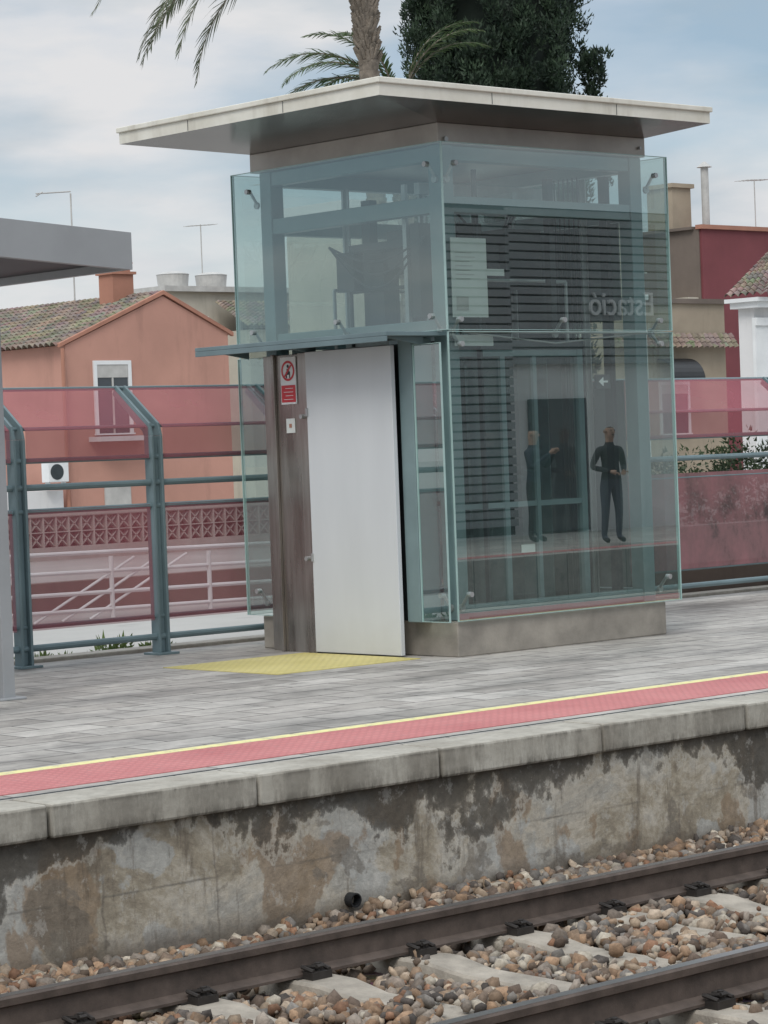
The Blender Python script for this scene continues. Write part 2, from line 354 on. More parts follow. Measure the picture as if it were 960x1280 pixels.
def stones(name,x0,x1,y0,y1,dens,sz):
    n=int((x1-x0)*(y1-y0)*dens)
    X=rng.uniform(x0,x1,n); Y=rng.uniform(y0,y1,n)
    Z=-.762+.018*np.sin(X*2.3)+.015*np.sin(Y*5+X)+rng.uniform(-.03,.02,n)
    Z+=np.where(Y>9.0,(Y-9.0)*.04,0)
    ph=(X-8.34)/.62; dx=np.abs(ph-np.round(ph))*.62
    on=(dx<.12)&(np.abs(Y-YC)<1.33); railb=(np.abs(np.abs(Y-YC)-.86)<.10)
    spill=(np.sin(X*3.1+Y*2.2)*np.sin(Y*4.3-X*1.7)>.30)
    keep=(~on | (rng.random(n)<np.where(spill,.16,.025))) & (~railb | (rng.random(n)<.25)); 
    Z=np.where(railb,Z-.03,Z); Z=np.where(on,-.725,Z)
    X,Y,Z=X[keep],Y[keep],Z[keep]; n=len(X)
    s=sz*rng.uniform(.5,1.5,n)
    ax=rng.uniform(.5,1.4,(n,1,3)); 
    V=ico[None]*rng.uniform(.85,1.25,(n,12,1)); V=np.clip(V,-rng.uniform(.35,.8,(n,1,3)),rng.uniform(.35,.8,(n,1,3)))*1.35
    V=V*ax; V=np.einsum('nij,nkj->nki',rotmats(n),V)
    V=V*s[:,None,None]+np.stack([X,Y,Z],-1)[:,None,:]
    F=(icf[None]+12*np.arange(n)[:,None,None]).reshape(-1,3)
    pal=np.array([(.25,.175,.12),(.35,.265,.19),(.19,.14,.105),(.28,.235,.195),(.39,.31,.235),(.24,.135,.085),(.42,.37,.30),(.28,.185,.12),(.10,.085,.075),(.32,.21,.135),(.23,.185,.15),(.15,.11,.085),(.21,.19,.17)])
    C=pal[rng.integers(0,len(pal),n)]*rng.uniform(.6,1.15,(n,1)); C=np.clip(np.repeat(C,20,axis=0),0,1)
    np_mesh(name,V.reshape(-1,3),F,M['stones'],C)
stones('ballast',2.5,15.5,5.2,PE+.03,1000,.0265)

# ------------------------------------------------------------------ lift kiosk
L=empty('lift_kiosk',(14.1,14.6,0))
GX0,GX1,GY0,GY1=12.87,15.32,13.50,15.90
FX0,FX1,FY0,FY1=13.0,15.17,13.64,15.70
MB().box(12.90,15.16,13.53,15.74,0,.255).build('plinth',M['plinth'],L,bevel=.008)
fr=MB(); w=.13
for x,y in((FX0,FY0),(FX1-w,FY0),(FX0,FY1-w),(FX1-w,FY1-w)): fr.box(x,x+w,y,y+w,.256,3.73)
def ring(z0,z1,ww=.10,e=.01):
    fr.box(FX0+w,FX1-w,FY0+e,FY0+e+ww,z0,z1); fr.box(FX0+w,FX1-w,FY1-e-ww,FY1-e,z0,z1)
    fr.box(FX0+e,FX0+e+ww,FY0+w,FY1-w,z0,z1); fr.box(FX1-e-ww,FX1-e,FY0+w,FY1-w,z0,z1)
ring(3.24,3.36); ring(3.62,3.725); ring(.27,.36)
fr.box(FX0+.012,FX0+.112,FY0+w,FY1-w,2.34,2.46); fr.box(FX0+w,FX1-w,FY1-.11,FY1-.01,2.34,2.44)
fr.box(12.785,12.99,13.79,13.934,.256,2.33); fr.box(FX0+.01,FX0+.09,15.32,15.40,.256,2.34)
fr.build('steel_frame',M['steel_in'],L,bevel=.006)
th=MB()
th.cyl((13.1,13.57,2.36),(15.1,13.57,2.36),.010); th.cyl((13.1,13.57,2.36),(14.1,13.60,2.28),.007); th.cyl((14.1,13.60,2.28),(15.1,13.57,2.36),.007)
def spider(x,y,z,ax,sy=1,sz=1):
    if ax=='y':
        th.cyl((x,GY0-.012,z),(x,GY0+.03,z),.020,.020,12); th.cyl((x,GY0+.03,z),(x+.03*sy,FY0,z-.10*sz),.012,.012,8); th.cyl((x+.03*sy,FY0-.02,z-.10*sz),(x+.03*sy,FY0,z-.10*sz),.028,.028,12)
    else:
        th.cyl((GX0-.012,y,z),(GX0+.03,y,z),.020,.020,12); th.cyl((GX0+.03,y,z),(FX0,y+.03*sy,z-.10*sz),.012,.012,8); th.cyl((FX0-.02,y+.03*sy,z-.10*sz),(FX0,y+.03*sy,z-.10*sz),.028,.028,12)
for z,sg in((3.58,1),(2.45,1),(2.27,-1),(.45,1)):
    for x in(13.02,15.18): spider(x,0,z,'y',1,sg)
for z,sg in((3.58,1),(2.48,1)):
    for y in(13.66,15.70): spider(0,y,z,'x',1,sg)
spider(14.1,0,2.45,'y'); spider(0,13.66,.45,'x'); spider(0,15.76,.45,'x'); spider(0,14.7,2.5,'x')
th.build('glass_fittings',M['steel_light'],L,smooth=False)
def pane(name,x0,x1,y0,y1,z0,z1,mat='glass'):
    """glass sheet with real coloured edges"""
    dims=[x1-x0,y1-y0,z1-z0]; k=dims.index(min(dims)); mb=MB(); e=.004
    lo=[x0,y0,z0]; hi=[x1,y1,z1]; u,v=[i for i in range(3) if i!=k]
    p=(lo[k]+hi[k])/2
    def P(a,b):
        q=[0,0,0]; q[k]=p; q[u]=a; q[v]=b; return tuple(q)
    mb.add([P(lo[u],lo[v]),P(hi[u],lo[v]),P(hi[u],hi[v]),P(lo[u],hi[v])],[(0,1,2,3)],0)
    for i in (u,v):
        for end in (0,1):
            l=list(lo);h=list(hi)
            if end==0: h[i]=lo[i]+e
            else: l[i]=hi[i]-e
            if i==v: l[u]+=e; h[u]-=e
            mb.box(l[0],h[0],l[1],h[1],l[2],h[2],1)
    return mb.build(name,[M[mat],M['glass_edge']],L)
T=.016
pane('glass_track_upper',GX0+.02,GX1,GY0,GY0+T,2.372,3.73); pane('glass_track_lower',GX0+.02,GX1,GY0,GY0+T,.26,2.362)
pane('glass_door_upper',GX0,GX0+T,GY0-.005,GY1,2.372,3.73); pane('glass_door_side',GX0-.08,GX0-.08+T,GY0-.005,13.785,.26,2.28); pane('glass_door_far',GX0,GX0+T,15.50,GY1,.26,2.28)
pane('glass_rear_upper',GX0+.02,GX1,GY1-T,GY1,2.372,3.73); pane('glass_rear_lower',GX0+.02,GX1,GY1-T,GY1,.26,2.362)
pane('glass_end_upper',GX1-T,GX1,GY0+.02,GY1-.02,2.372,3.73); pane('glass_end_lower',GX1-T,GX1,GY0+.02,GY1-.02,.26,2.362)
BX1=15.18
MB().box(12.95,BX1,13.60,15.75,3.732,3.88).build('metal_band',M['band'],L,bevel=.004)
MB().cyl((13.02,13.58,3.76),(13.02,13.6,3.76),.02).cyl((15.11,13.58,3.80),(15.11,13.6,3.80),.012).build('band_bolts',M['steel_light'],L)
RX0,RX1,RY0,RY1=11.92,15.36,13.08,16.06
mb=MB()
o=[(RX0,RY0),(RX1,RY0),(RX1,RY1),(RX0,RY1)]; i=[(12.95,13.60),(BX1,13.60),(BX1,15.75),(12.95,15.75)]
vs=[(a,b,4.03) for a,b in o]+[(a,b,3.945) for a,b in o]+[(a,b,3.88) for a,b in i]
mb.add(vs,[(0,1,2,3)]+[(k,(k+1)%4,4+(k+1)%4,4+k) for k in range(4)],0)
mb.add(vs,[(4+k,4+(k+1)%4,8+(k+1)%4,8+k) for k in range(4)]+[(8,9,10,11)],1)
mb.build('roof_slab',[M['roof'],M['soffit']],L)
rt=MB(); e=.018
rt.box(RX0-e,RX1+e,RY0-e,RY1+e,4.0305,4.070).build('roof_trim',M['roof'],L,bevel=.006)
js=MB()
for x in(13.0,14.3): js.box(x,x+.004,RY0-.003,RY0-.0005,3.948,4.028)
for y in(14.1,15.2): js.box(RX0-.003,RX0-.0005,y,y+.004,3.948,4.028)
js.build('roof_joints',M['steel_dark'],L)
cn=MB(); cn.box(12.37,12.98,13.60,15.80,2.335,2.365); cn.box(12.37,12.385,13.60,15.80,2.295,2.334)
for y in(13.70,14.9,15.7): cn.prism([(12.42,y,2.334),(12.83,y,2.334),(12.83,y,2.27)],(0,.012,0))
cn.build('door_canopy',M['steel'],L,bevel=.003)
pt=MB(); pt.box(12.74,12.96,14.915,15.02,0,2.285); pt.box(12.76,12.96,15.022,15.30,0,2.28); pt.box(12.735,12.90,15.302,15.335,0,2.285)
pt.box(12.80,12.96,15.34,15.50,0,2.28)
pt.build('stainless_portal',M['stainless'],L,bevel=.004)
MB().box(12.715,12.755,13.94,14.90,.012,2.285).build('door_leaf',M['door'],L,bevel=.004)
MB().box(12.90,12.95,13.94,14.9,.26,2.28).build('door_backing',M['steel_dark'],L)
MB().box(12.70,12.714,14.885,14.90,1.80,1.86).box(12.70,12.714,14.885,14.90,.70,.76).cyl((12.70,14.96,1.80),(12.74,14.96,1.80),.018).cyl((12.70,14.96,.72),(12.74,14.96,.72),.018).build('door_stops',M['steel_light'],L)
ca=MB()
for x in(13.25,14.70):
    for y in(13.95,15.25): ca.box(x,x+.06,y,y+.06,.05,2.25)
for z in(.05,2.2,1.05):
    hz=.05 if z!=1.05 else .04
    ca.box(13.31,14.70,13.955,14.0,z,z+hz); ca.box(13.31,14.70,15.255,15.30,z,z+hz); ca.box(14.705,14.75,14.01,15.25,z,z+hz)
ca.box(13.85,13.90,13.95,14.0,.10,2.2); ca.box(14.2,14.24,13.95,14.0,.10,2.2)
ca.build('car_frame',M['steel_in'],L)
MB().box(13.25,14.77,13.95,15.31,-.02,.04).box(13.25,14.77,13.95,15.31,2.252,2.32).build('car_floor_and_ceiling',M['steel_dark'],L)
gm=MB(); gm.add([(13.32,13.975,.1),(14.69,13.975,.1),(14.69,13.975,2.2),(13.32,13.975,2.2)],[(0,1,2,3)]); gm.build('car_glass',M['glass_in'],L)
MB().box(13.32,13.85,15.27,15.28,.1,2.2).box(14.71,14.72,14.3,15.2,.1,2.2).build('car_panels',M['steel_in'],L)
MB().box(15.03,15.045,13.78,15.1,.37,2.0).box(15.03,15.045,13.78,14.80,2.47,3.23).build('reflection_backing',M['inner_panel'],L)  # added dark panels: block the view through so glass reflections stand out
dk=MB(); dk.box(14.90,15.0,14.25,14.75,.26,3.2); dk.box(13.37,13.52,14.0,14.06,.1,2.2); dk.box(13.60,13.62,13.90,13.94,.1,3.6); dk.box(13.02,13.07,14.4,14.6,.3,2.3)
dk.box(13.95,14.10,14.02,14.06,.1,2.2); dk.box(15.02,15.028,14.85,15.5,2.35,3.22); dk.box(14.98,15.025,13.85,13.93,.3,3.6)
dk.build('shaft_columns_and_panels',M['steel_dark'],L)
gr=MB()
for x,y in((14.95,14.10),(14.95,14.90),(13.62,15.42),(14.45,15.42)): gr.box(x,x+.05,y,y+.02,.0,3.6); gr.box(x+.02,x+.03,y-.04,y,.0,3.6)
gr.box(14.2,14.25,14.1,15.3,3.40,3.47); gr.box(13.5,15.0,14.4,14.46,3.46,3.55); gr.build('guide_rails',M['steel_light'],L)
mc=MB(); mc.box(13.45,13.95,14.25,14.95,2.86,3.04); mc.box(13.60,13.85,14.10,14.30,2.95,3.22); mc.box(13.5,13.7,14.85,15.15,2.92,3.12); mc.box(14.2,14.6,14.2,14.5,2.75,3.20)
mc.box(13.28,13.44,14.30,14.55,2.90,3.18); mc.box(14.0,14.18,14.25,14.7,2.90,3.08); mc.box(13.7,13.9,14.4,14.8,2.60,2.86); mc.box(14.45,14.75,14.7,15.1,2.45,3.0); mc.box(13.15,13.28,14.05,14.15,2.5,3.2); mc.box(14.3,14.36,13.82,13.88,2.35,3.55)
mc.box(13.3,13.42,14.62,14.78,2.40,2.95); mc.box(13.20,13.30,14.85,15.05,2.75,3.05); mc.box(13.2,13.27,13.98,14.9,3.04,3.10); mc.box(13.7,13.78,15.2,15.3,2.35,3.5); mc.box(14.0,14.12,14.9,15.1,2.7,3.3); mc.box(13.25,13.33,14.25,14.33,2.34,2.9)
for k in range(5): mc.cyl((13.46+.09*k,14.24,3.06),(13.46+.09*k,14.24,3.2),.02,n=8)
mc.cyl((13.5,14.4,3.13),(13.95,14.4,3.13),.10,n=18); mc.cyl((14.05,14.35,2.35),(14.05,14.35,3.4),.012); mc.cyl((14.1,14.45,2.35),(14.1,14.45,3.4),.008); mc.cyl((13.55,14.75,2.32),(13.55,14.75,2.86),.02); mc.cyl((13.9,14.75,2.32),(13.9,14.75,2.86),.02)
mc.cyl((13.3,14.2,2.33),(13.3,14.2,2.75),.015); mc.cyl((13.3,15.0,2.33),(13.3,15.0,2.75),.015); mc.cyl((13.3,14.2,2.75),(13.3,15.0,2.75),.015)
mc.build('hoist_machinery',M['black'],L,bevel=.01)
hr=MB(); hr.tube([(13.3,14.0,2.32),(13.3,14.0,2.78),(14.65,14.0,2.78),(14.65,14.0,2.32)],.014); hr.tube([(13.3,15.2,2.32),(13.3,15.2,2.78),(14.65,15.2,2.78),(14.65,15.2,2.32)],.014); hr.box(13.31,13.9,14.6,15.1,2.325,2.42); hr.box(13.16,13.19,14.2,14.24,2.4,3.5); hr.box(13.5,13.53,14.05,14.09,2.4,3.5); hr.build('car_top_rail',M['steel_light'],L)
cb=MB()
pts=[(13.18+.02*math.sin(i*.9),13.80+.03*math.cos(i*1.3),3.55-i*.16) for i in range(8)]; cb.tube(pts,.008)
for q in range(4):
    pts=[(13.9+.09*i+.05*q,14.5+.1*q,3.42-(.25+.13*q)*math.sin(i/9*math.pi)) for i in range(10)]; cb.tube(pts,.010)
for q in range(3):
    pts=[(13.16,14.0+.12*i,3.1-(.15+.1*q)*math.sin(i/9*math.pi)) for i in range(10)]; cb.tube(pts,.009)
for q in range(6): cb.cyl((14.82,14.0+.05*q,.3),(14.82,14.0+.05*q,3.6),.007,n=6)
cb.build('cables',M['cable'],L)
nt=MB(); nt.box(13.04,13.40,13.60,13.606,2.47,3.05); nt.build('notice_upper',M['notice'],L)
MB().box(13.05,13.44,13.60,13.606,2.26,2.34).box(13.62,13.76,13.56,13.566,.72,.78).box(13.42,13.60,13.62,13.626,2.78,2.83).build('labels',M['notice'],L)
tx=MB()
for i in range(7): tx.box(13.08,13.08+random.uniform(.14,.26),13.597,13.599,2.94-i*.032,2.945-i*.032)
tx.box(13.08,13.2,13.597,13.599,2.52,2.62)
tx.build('notice_text',M['tank'],L)
MB().box(14.55,14.71,13.62,13.64,1.93,2.04).build('arrow_plate',M['steel_dark'],L)
MB().prism([(14.58,13.615,1.985),(14.63,13.615,2.02),(14.63,13.615,1.95)],(0,.004,0)).box(14.63,14.68,13.615,13.619,1.978,1.992).build('arrow',M['letter'],L)
S=empty('warning_sign',(12.73,15.15,2.08))
MB().box(12.750,12.758,15.055,15.235,1.90,2.26).build('plate',M['white_paint'],S)
def disc_ring(x,y,z,r0,r1,n=36):
    mb=MB(); vs=[]; 
    for i in range(n):
        a=2*math.pi*i/n; vs+=[(x,y+r0*math.cos(a),z+r0*math.sin(a)),(x,y+r1*math.cos(a),z+r1*math.sin(a))]
    mb.add(vs,[(2*i,2*i+1,(2*i+3)%(2*n),(2*i+2)%(2*n)) for i in range(n)]); return mb
rg=disc_ring(12.748,15.145,2.155,.060,.078); c45=.7071
rg.add([(12.747,15.145-.055*c45-.008,2.155+.055*c45),(12.747,15.145-.055*c45+.008,2.155+.055*c45+.008),(12.747,15.145+.055*c45+.008,2.155-.055*c45),(12.747,15.145+.055*c45-.008,2.155-.055*c45-.008)],[(0,1,2,3)])
rg.build('prohibition_ring',M['red'],S)
MB().cyl((12.7485,15.145,2.19),(12.7495,15.145,2.19),.013,n=14).box(12.7485,12.7495,15.13,15.16,2.125,2.172).box(12.7485,12.7495,15.12,15.132,2.10,2.15).box(12.7485,12.7495,15.158,15.17,2.10,2.15).build('figure',M['black'],S)
MB().box(12.7475,12.7495,15.063,15.227,1.915,2.045).build('red_text_block',M['red'],S)
tt=MB()
for i in range(4): tt.box(12.7465,12.7474,15.09,15.20-.02*(i%2),1.935+i*.028,1.939+i*.028)
tt.build('text_lines',M['white_paint'],S)
S2=empty('door_notice',(12.75,15.15,1.74)); MB().box(12.752,12.758,15.09,15.19,1.68,1.79).build('plate',M['notice'],S2); MB().box(12.750,12.7515,15.125,15.155,1.72,1.75).build('print',M['terracotta'],S2)

# ------------------------------------------------------------------ fence
F=empty('platform_fence',(14,16.1,0)); FY=16.10
xs=[3.1,4.4,5.7,7.0,8.3,9.6,10.88,12.16,13.5,15.2,17.4]+[20.1+2.7*i for i in range(14)]
ps=MB()
for x in xs:
    for s in(-1,1):
        a=x+s*.042
        ps.box(a-.011,a+.011,FY-.05,FY+.05,.0,1.70)
        ps.prism([(a-.011,FY-.05,1.701),(a-.011,FY+.05,1.701),(a-.011,FY+.07,1.74),(a-.011,FY+.44,2.04),(a-.011,FY+.40,2.11),(a-.011,FY-.02,1.80)],(.022,0,0))
    ps.box(x-.030,x+.030,FY-.01,FY+.01,.02,1.70); ps.box(x-.10,x+.10,FY-.10,FY+.10,.0,.018)
ps.build('posts',M['steel'],F,bevel=.003)
rl=MB()
for z,r in((.14,.026),(.30,.018),(1.16,.022),(1.34,.026),(1.54,.022)): rl.cyl((3,FY,z),(58,FY,z),r,n=10)
rl.cyl((3,FY+.03,1.78),(58,FY+.03,1.78),.014,n=8); rl.cyl((3,FY+.42,2.09),(58,FY+.42,2.09),.016,n=8)
rl.build('rails',M['steel'],F)
pm=MB(); pq=MB()
for a,b in zip(xs[:-1],xs[1:]):
    a+=.07;b-=.07
    lo=pq if a>17 else pm
    lo.add([(a,FY-.02,.30 if a>17 else .27),(b,FY-.02,.30 if a>17 else .27),(b,FY-.02,1.20 if a>17 else 1.17),(a,FY-.02,1.20 if a>17 else 1.17)],[(0,1,2,3)])
    P=[(FY-.03,1.53),(FY-.03,1.77),(FY+.40,2.09)]
    for (y0,z0),(y1,z1) in zip(P[:-1],P[1:]): pm.add([(a,y0,z0),(b,y0,z0),(b,y1,z1),(a,y1,z1)],[(0,1,2,3)])
pm.build('pink_mesh_panels',M['pink'],F); pq.build('pink_solid_panels',M['pink_solid'],F)

R=empty('ramp_handrail',(16,22,0)); mb=MB()
for z in(.60,.40,.18,.0): mb.cyl((9,22,z+.05),(24,22,z-.12),.022,n=8)
for i in range(12): x=9.5+i*1.3; mb.cyl((x,22,-.12),(x,22,.60-(x-9)*.011),.025,n=8)
for i in range(3): mb.cyl((15+i*.35,22,-.12),(16.3+i*.35,22.0,.5),.014,n=6)
mb.build('rails_and_posts',M['white_paint'],R)
MB().box(8,26,23.2,23.4,-.12,.22).build('ramp_wall',M['brown_wall'])
B=empty('breeze_block_wall',(25,36,0)); mb=MB()
mb.box(10,40,36,36.2,-.12,.10); mb.box(10,40,36,36.2,.62,.70)
x=10
while x<40:
    mb.box(x,x+.03,36.02,36.18,.10,.62)
    for r in range(2):
        z=.10+r*.26; mb.box(x+.03,x+.26,36.02,36.18,z+.245,z+.26)
        cx=x+.145; cz=z+.123
        for sx,sz in((1,1),(1,-1)):
            mb.prism([(cx-.09,36.05,cz-.09*sx*sz-.014),(cx-.09,36.05,cz-.09*sx*sz+.014),(cx+.09,36.05,cz+.09*sx*sz+.014),(cx+.09,36.05,cz+.09*sx*sz-.014)],(0,.1,0))
    x+=.26
mb.build('pierced_blocks',M['breeze'],B); MB().box(10,40,36.3,36.4,-.12,.62).build('backing',M['brown_wall'],B)
MB().box(17.0,60,17.6,17.9,-.12,.62).build('boundary_wall',M['concrete'])
MB().box(16.8,60,16.75,16.8,-.12,.30).build('boundary_plinth',M['brown_wall'])

SH=empty('platform_shelter',(8,14.5,0))
x1=10.07; x0=3.0; s=.062
def zt(x): return (x1-x)*s
mb=MB()
mb.prism([(x1,13.48,2.75),(x0,13.48,2.75+zt(x0)),(x0,13.48,2.99+zt(x0)),(x1,13.48,2.99)],(0,.06,0))
mb.prism([(x1-.05,13.541,2.75),(x1-.05,15.3,2.75),(x1-.05,15.3,2.99),(x1-.05,13.541,2.99)],(.05,0,0))
mb.prism([(x1-.051,13.541,2.93),(x1-.051,15.3,2.93),(x0,15.3,2.93+zt(x0)),(x0,13.541,2.93+zt(x0))],(0,0,.06))
mb.build('fascia_and_roof',M['shelter'],SH)
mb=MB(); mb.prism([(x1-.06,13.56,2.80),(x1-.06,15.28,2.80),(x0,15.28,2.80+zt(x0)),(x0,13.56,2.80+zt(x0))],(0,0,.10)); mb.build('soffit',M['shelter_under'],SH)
mb=MB()
for x in(9.35,4.6): mb.box(x-.045,x+.045,14.02,14.11,0,2.80); mb.box(x-.10,x+.10,13.97,14.16,0,.015)
mb.build('posts',M['shelter'],SH,bevel=.004)

# ------------------------------------------------------------------ buildings
def windows(parent,specs,y,fr_mat='white_paint'):
    a=MB(); b=MB(); c=MB()
    for x,z,w_,h in specs:
        a.box(x-.10,x,y-.05,y,z-.1,z+h+.1); a.box(x+w_,x+w_+.10,y-.05,y,z-.1,z+h+.1); a.box(x,x+w_,y-.05,y,z+h,z+h+.1); a.box(x-.12,x+w_+.12,y-.09,y,z-.14,z-.101)
        b.box(x,x+w_,y-.012,y,z-.1,z+h); c.box(x+w_/2-.025,x+w_/2+.025,y-.03,y-.013,z-.1,z+h*.8); c.box(x+.01,x+w_-.01,y-.035,y-.013,z+h*.8,z+h)
    a.build('window_surrounds',M[fr_mat],parent); b.build('window_panes',M['window'],parent); c.build('shutters_and_mullions',M['tank'],parent)
def tile_slope(mb,A,B_,C,D,pitch=.24,amp=.05,rows=14):
    A,B_,C,D=map(Vector,(A,B_,C,D)); n=max(2,int((B_-A).length/pitch)); sub=6
    nrm=(B_-A).cross(D-A).normalized()
    if nrm.z<0: nrm=-nrm
    vs=[]; cols=n*sub+1; R_=rows*2
    for r in range(R_):
        tt=(r//2+ (r%2)*1.0)/rows; lift=.03 if r%2==0 else 0.0
        for i in range(cols):
            u=i/(cols-1); p=A.lerp(B_,u).lerp(D.lerp(C,u),tt)
            h=abs(math.sin(math.pi*i/sub))*amp*2+lift
            vs.append(p+nrm*h)
    fs=[(r*cols+i,r*cols+i+1,(r+1)*cols+i+1,(r+1)*cols+i) for r in range(R_-1) for i in range(cols-1)]
    mb.add(vs,fs)
H=empty('salmon_house',(39,56,0)); hx0,hx1,hy0,hy1=36.7,41.8,52,66; ez,rz=4.38,5.62; hm=39.75
mb=MB(); mb.prism([(hx0,hy0,-.12),(hx1,hy0,-.12),(hx1,hy0,ez+.3),(hm,hy0,rz),(hx0,hy0,ez)],(0,hy1-hy0,0)); mb.build('walls',M['salmon'],H)
mb=MB(); tile_slope(mb,(hx0-.25,hy0+.02,ez-.04),(hx0-.25,hy1,ez-.04),(hm,hy1,rz+.06),(hm,hy0+.02,rz+.06)); tile_slope(mb,(hx1+.2,hy1,ez+.24),(hx1+.2,hy0+.02,ez+.24),(hm,hy0+.02,rz+.06),(hm,hy1,rz+.06)); mb.build('tile_roof',M['tile'],H)
mb=MB(); mb.prism([(hx0-.2,hy0-.06,ez-.05),(hm,hy0-.06,rz+.04),(hx1+.15,hy0-.06,ez+.23),(hx1+.15,hy0-.06,ez+.33),(hm,hy0-.06,rz+.14),(hx0-.2,hy0-.06,ez+.04)],(0,.12,0)); mb.build('verge',M['terracotta'],H)
windows(H,[(37.6,2.3,.95,1.6)],hy0)
mb=MB(); mb.box(37.3,38.9,hy0-.5,hy0,2.0,2.12); mb.build('balcony_slab',M['white_wall'],H)
mb=MB(); mb.box(37.7,38.5,hy0-.03,hy0,-.1,1.0); mb.build('door',M['tank'],H)
mb=MB(); mb.box(39.1,39.75,53.2,53.8,5.3,6.25); mb.box(39.04,39.81,53.14,53.86,6.251,6.32); mb.box(39.15,39.35,53.25,53.75,6.321,6.52); mb.box(39.48,39.7,53.25,53.75,6.321,6.52); mb.box(39.1,39.75,53.2,53.8,6.521,6.57); mb.build('chimney',M['terracotta'],H)
mb=MB(); mb.cyl((36.55,51.9,-.1),(36.55,51.9,4.3),.05,n=8); mb.build('downpipe',M['terracotta'],H)
AC=empty('air_conditioner',(35.9,51.9,1.2)); mb=MB(); mb.box(35.75,36.35,51.55,51.85,1.05,1.55); mb.box(35.8,35.84,51.6,51.8,.9,1.05); mb.box(36.26,36.3,51.6,51.8,.9,1.05); mb.build('casing',M['white_paint'],AC,bevel=.02)
MB().cyl((36.0,51.54,1.3),(36.0,51.549,1.3),.19,n=24).build('fan_grille',M['steel_dark'],AC)
MB().box(33.5,36.4,51.9,60,-.12,.85).build('annex_wall',M['white_wall'])
C=empty('cream_building',(60,80,0)); MB().box(57.5,66,75,77,-.12,7.6).build('walls',M['cream'],C); MB().box(57.3,66.2,74.8,77.2,7.601,7.8).build('parapet',M['tank'],C)
windows(C,[(58.2,5,1.1,1.6),(61,5,1.1,1.6)],75)
mb=MB(); tile_slope(mb,(59.5,72.8,6.2),(66,72.8,6.2),(66,74.7,7.2),(59.5,74.7,7.2)); mb.build('lean_to_roof',M['tile'],C); MB().box(59.7,66,73,74.9,-.12,6.1).build('lean_to',M['cream'],C)
for x in(58.6,60.4): 
    W=empty('water_tank',(x,76,8)); MB().cyl((x,76,7.8),(x,76,8.3),.55,.6,20).cyl((x,76,8.301),(x,76,8.4),.62,.35,20).build('tank',M['tank'],W,smooth=False)
A=empty('apartment_building',(58,62,0)); MB().box(53.2,66.2,60,63,-.12,9.0).build('walls',M['cream'],A); MB().box(53.0,66.4,59.8,63.2,9.001,9.3).build('cornice',M['white_wall'],A)
MB().box(60.5,64.5,60.6,62.6,9.301,10.3).build('stair_house',M['tan'],A); MB().box(56.3,59.9,59.96,59.998,-.12,8.98).build('brick_bay',M['tan'],A)
windows(A,[(53.8+1.9*i,z,1.1,1.6) for i in range(6) for z in(.9,3.9,6.6)],59.95)
bl=MB()
for z in(3.5,6.3): bl.box(54,66,59.2,59.94,z-.15,z); [bl.cyl((54+.3*q,59.25,z),(54+.3*q,59.25,z+.9),.02,n=5) for q in range(40)]; bl.box(54,66,59.22,59.28,z+.9,z+.95)
bl.build('balconies',M['tank'],A)
D=empty('maroon_building',(76,64,0)); MB().box(69.8,100,60,63,-.12,8.9).build('walls',M['maroon'],D); MB().box(69.7,100,59.9,60.2,8.901,9.05).build('parapet',M['terracotta'],D)
MB().box(69.75,69.799,60.1,63,-.12,8.9).build('shaded_side',M['brown_wall'],D); MB().box(69.6,70.4,60.3,63,8.901,9.0).build('roof_edge',M['brown_wall'],D)  # brown side slab: the wall's shadow side painted in as a colour
mb=MB(); mb.box(69.9,70.9,61.4,62.6,8.6,10.5); mb.box(69.8,71.0,61.3,62.7,10.501,10.65); mb.build('chimney_stack',M['tan'],D); MB().cyl((71.0,60.8,8.9),(71.0,60.8,11.2),.14,n=12).cyl((71.0,60.8,11.201),(71.0,60.8,11.4),.28,.05,12).build('flue',M['tank'],D)
MB().box(69.2,69.748,60.2,63,6.2,6.5).build('ledge',M['cream'],D)
E=empty('tan_brick_house',(60,55,0)); MB().box(57.5,62.6,53,55,-.12,5.7).build('walls',M['tan'],E); mb=MB(); tile_slope(mb,(57.2,52.7,4.3),(62.9,52.7,4.3),(62.9,52.98,4.75),(57.2,52.98,4.75),rows=3); mb.build('tile_eave',M['tile'],E)
MB().box(57.4,62.7,52.9,55.1,5.701,5.85).build('coping',M['brown_wall'],E); windows(E,[(59.5,1.8,1.2,1.4)],53)
mb=MB(); n=8
for i in range(n):
    a0=math.pi/2*i/n;a1=math.pi/2*(i+1)/n
    mb.prism([(59.4,53-.7*math.cos(a0),3.3+.7*math.sin(a0)),(59.4,53-.7*math.cos(a1),3.3+.7*math.sin(a1)),(59.4,53-.66*math.cos(a1),3.3+.66*math.sin(a1)),(59.4,53-.66*math.cos(a0),3.3+.66*math.sin(a0))],(1.4,0,0))
mb.build('awning',M['black'],E)
Wh=empty('white_house',(53,45,0)); MB().box(50.75,62,42,42.5,-.12,4.75).box(54.5,62,42.501,43.6,-.12,4.75).build('walls',M['white_wall'],Wh)
mb=MB(); mb.box(50.67,51.25,41.9,42,-.12,4.3); mb.box(50.67,62,41.85,41.999,4.301,4.5); mb.box(50.55,62.1,41.7,42.6,4.751,4.90); mb.box(50.45,62.2,41.6,42.7,4.901,5.0); mb.build('cornice_and_pilaster',M['white_paint'],Wh)
mb=MB(); tile_slope(mb,(50.45,41.5,5.02),(62,41.5,5.02),(62,43.6,6.6),(54.0,43.6,6.6)); tile_slope(mb,(50.45,42.7,5.02),(50.45,41.5,5.02),(54.0,43.6,6.6),(54.0,43.7,6.6)); mb.build('tile_roof',M['tile'],Wh)
windows(Wh,[(54,1.5,1.2,1.8)],42,'tank')
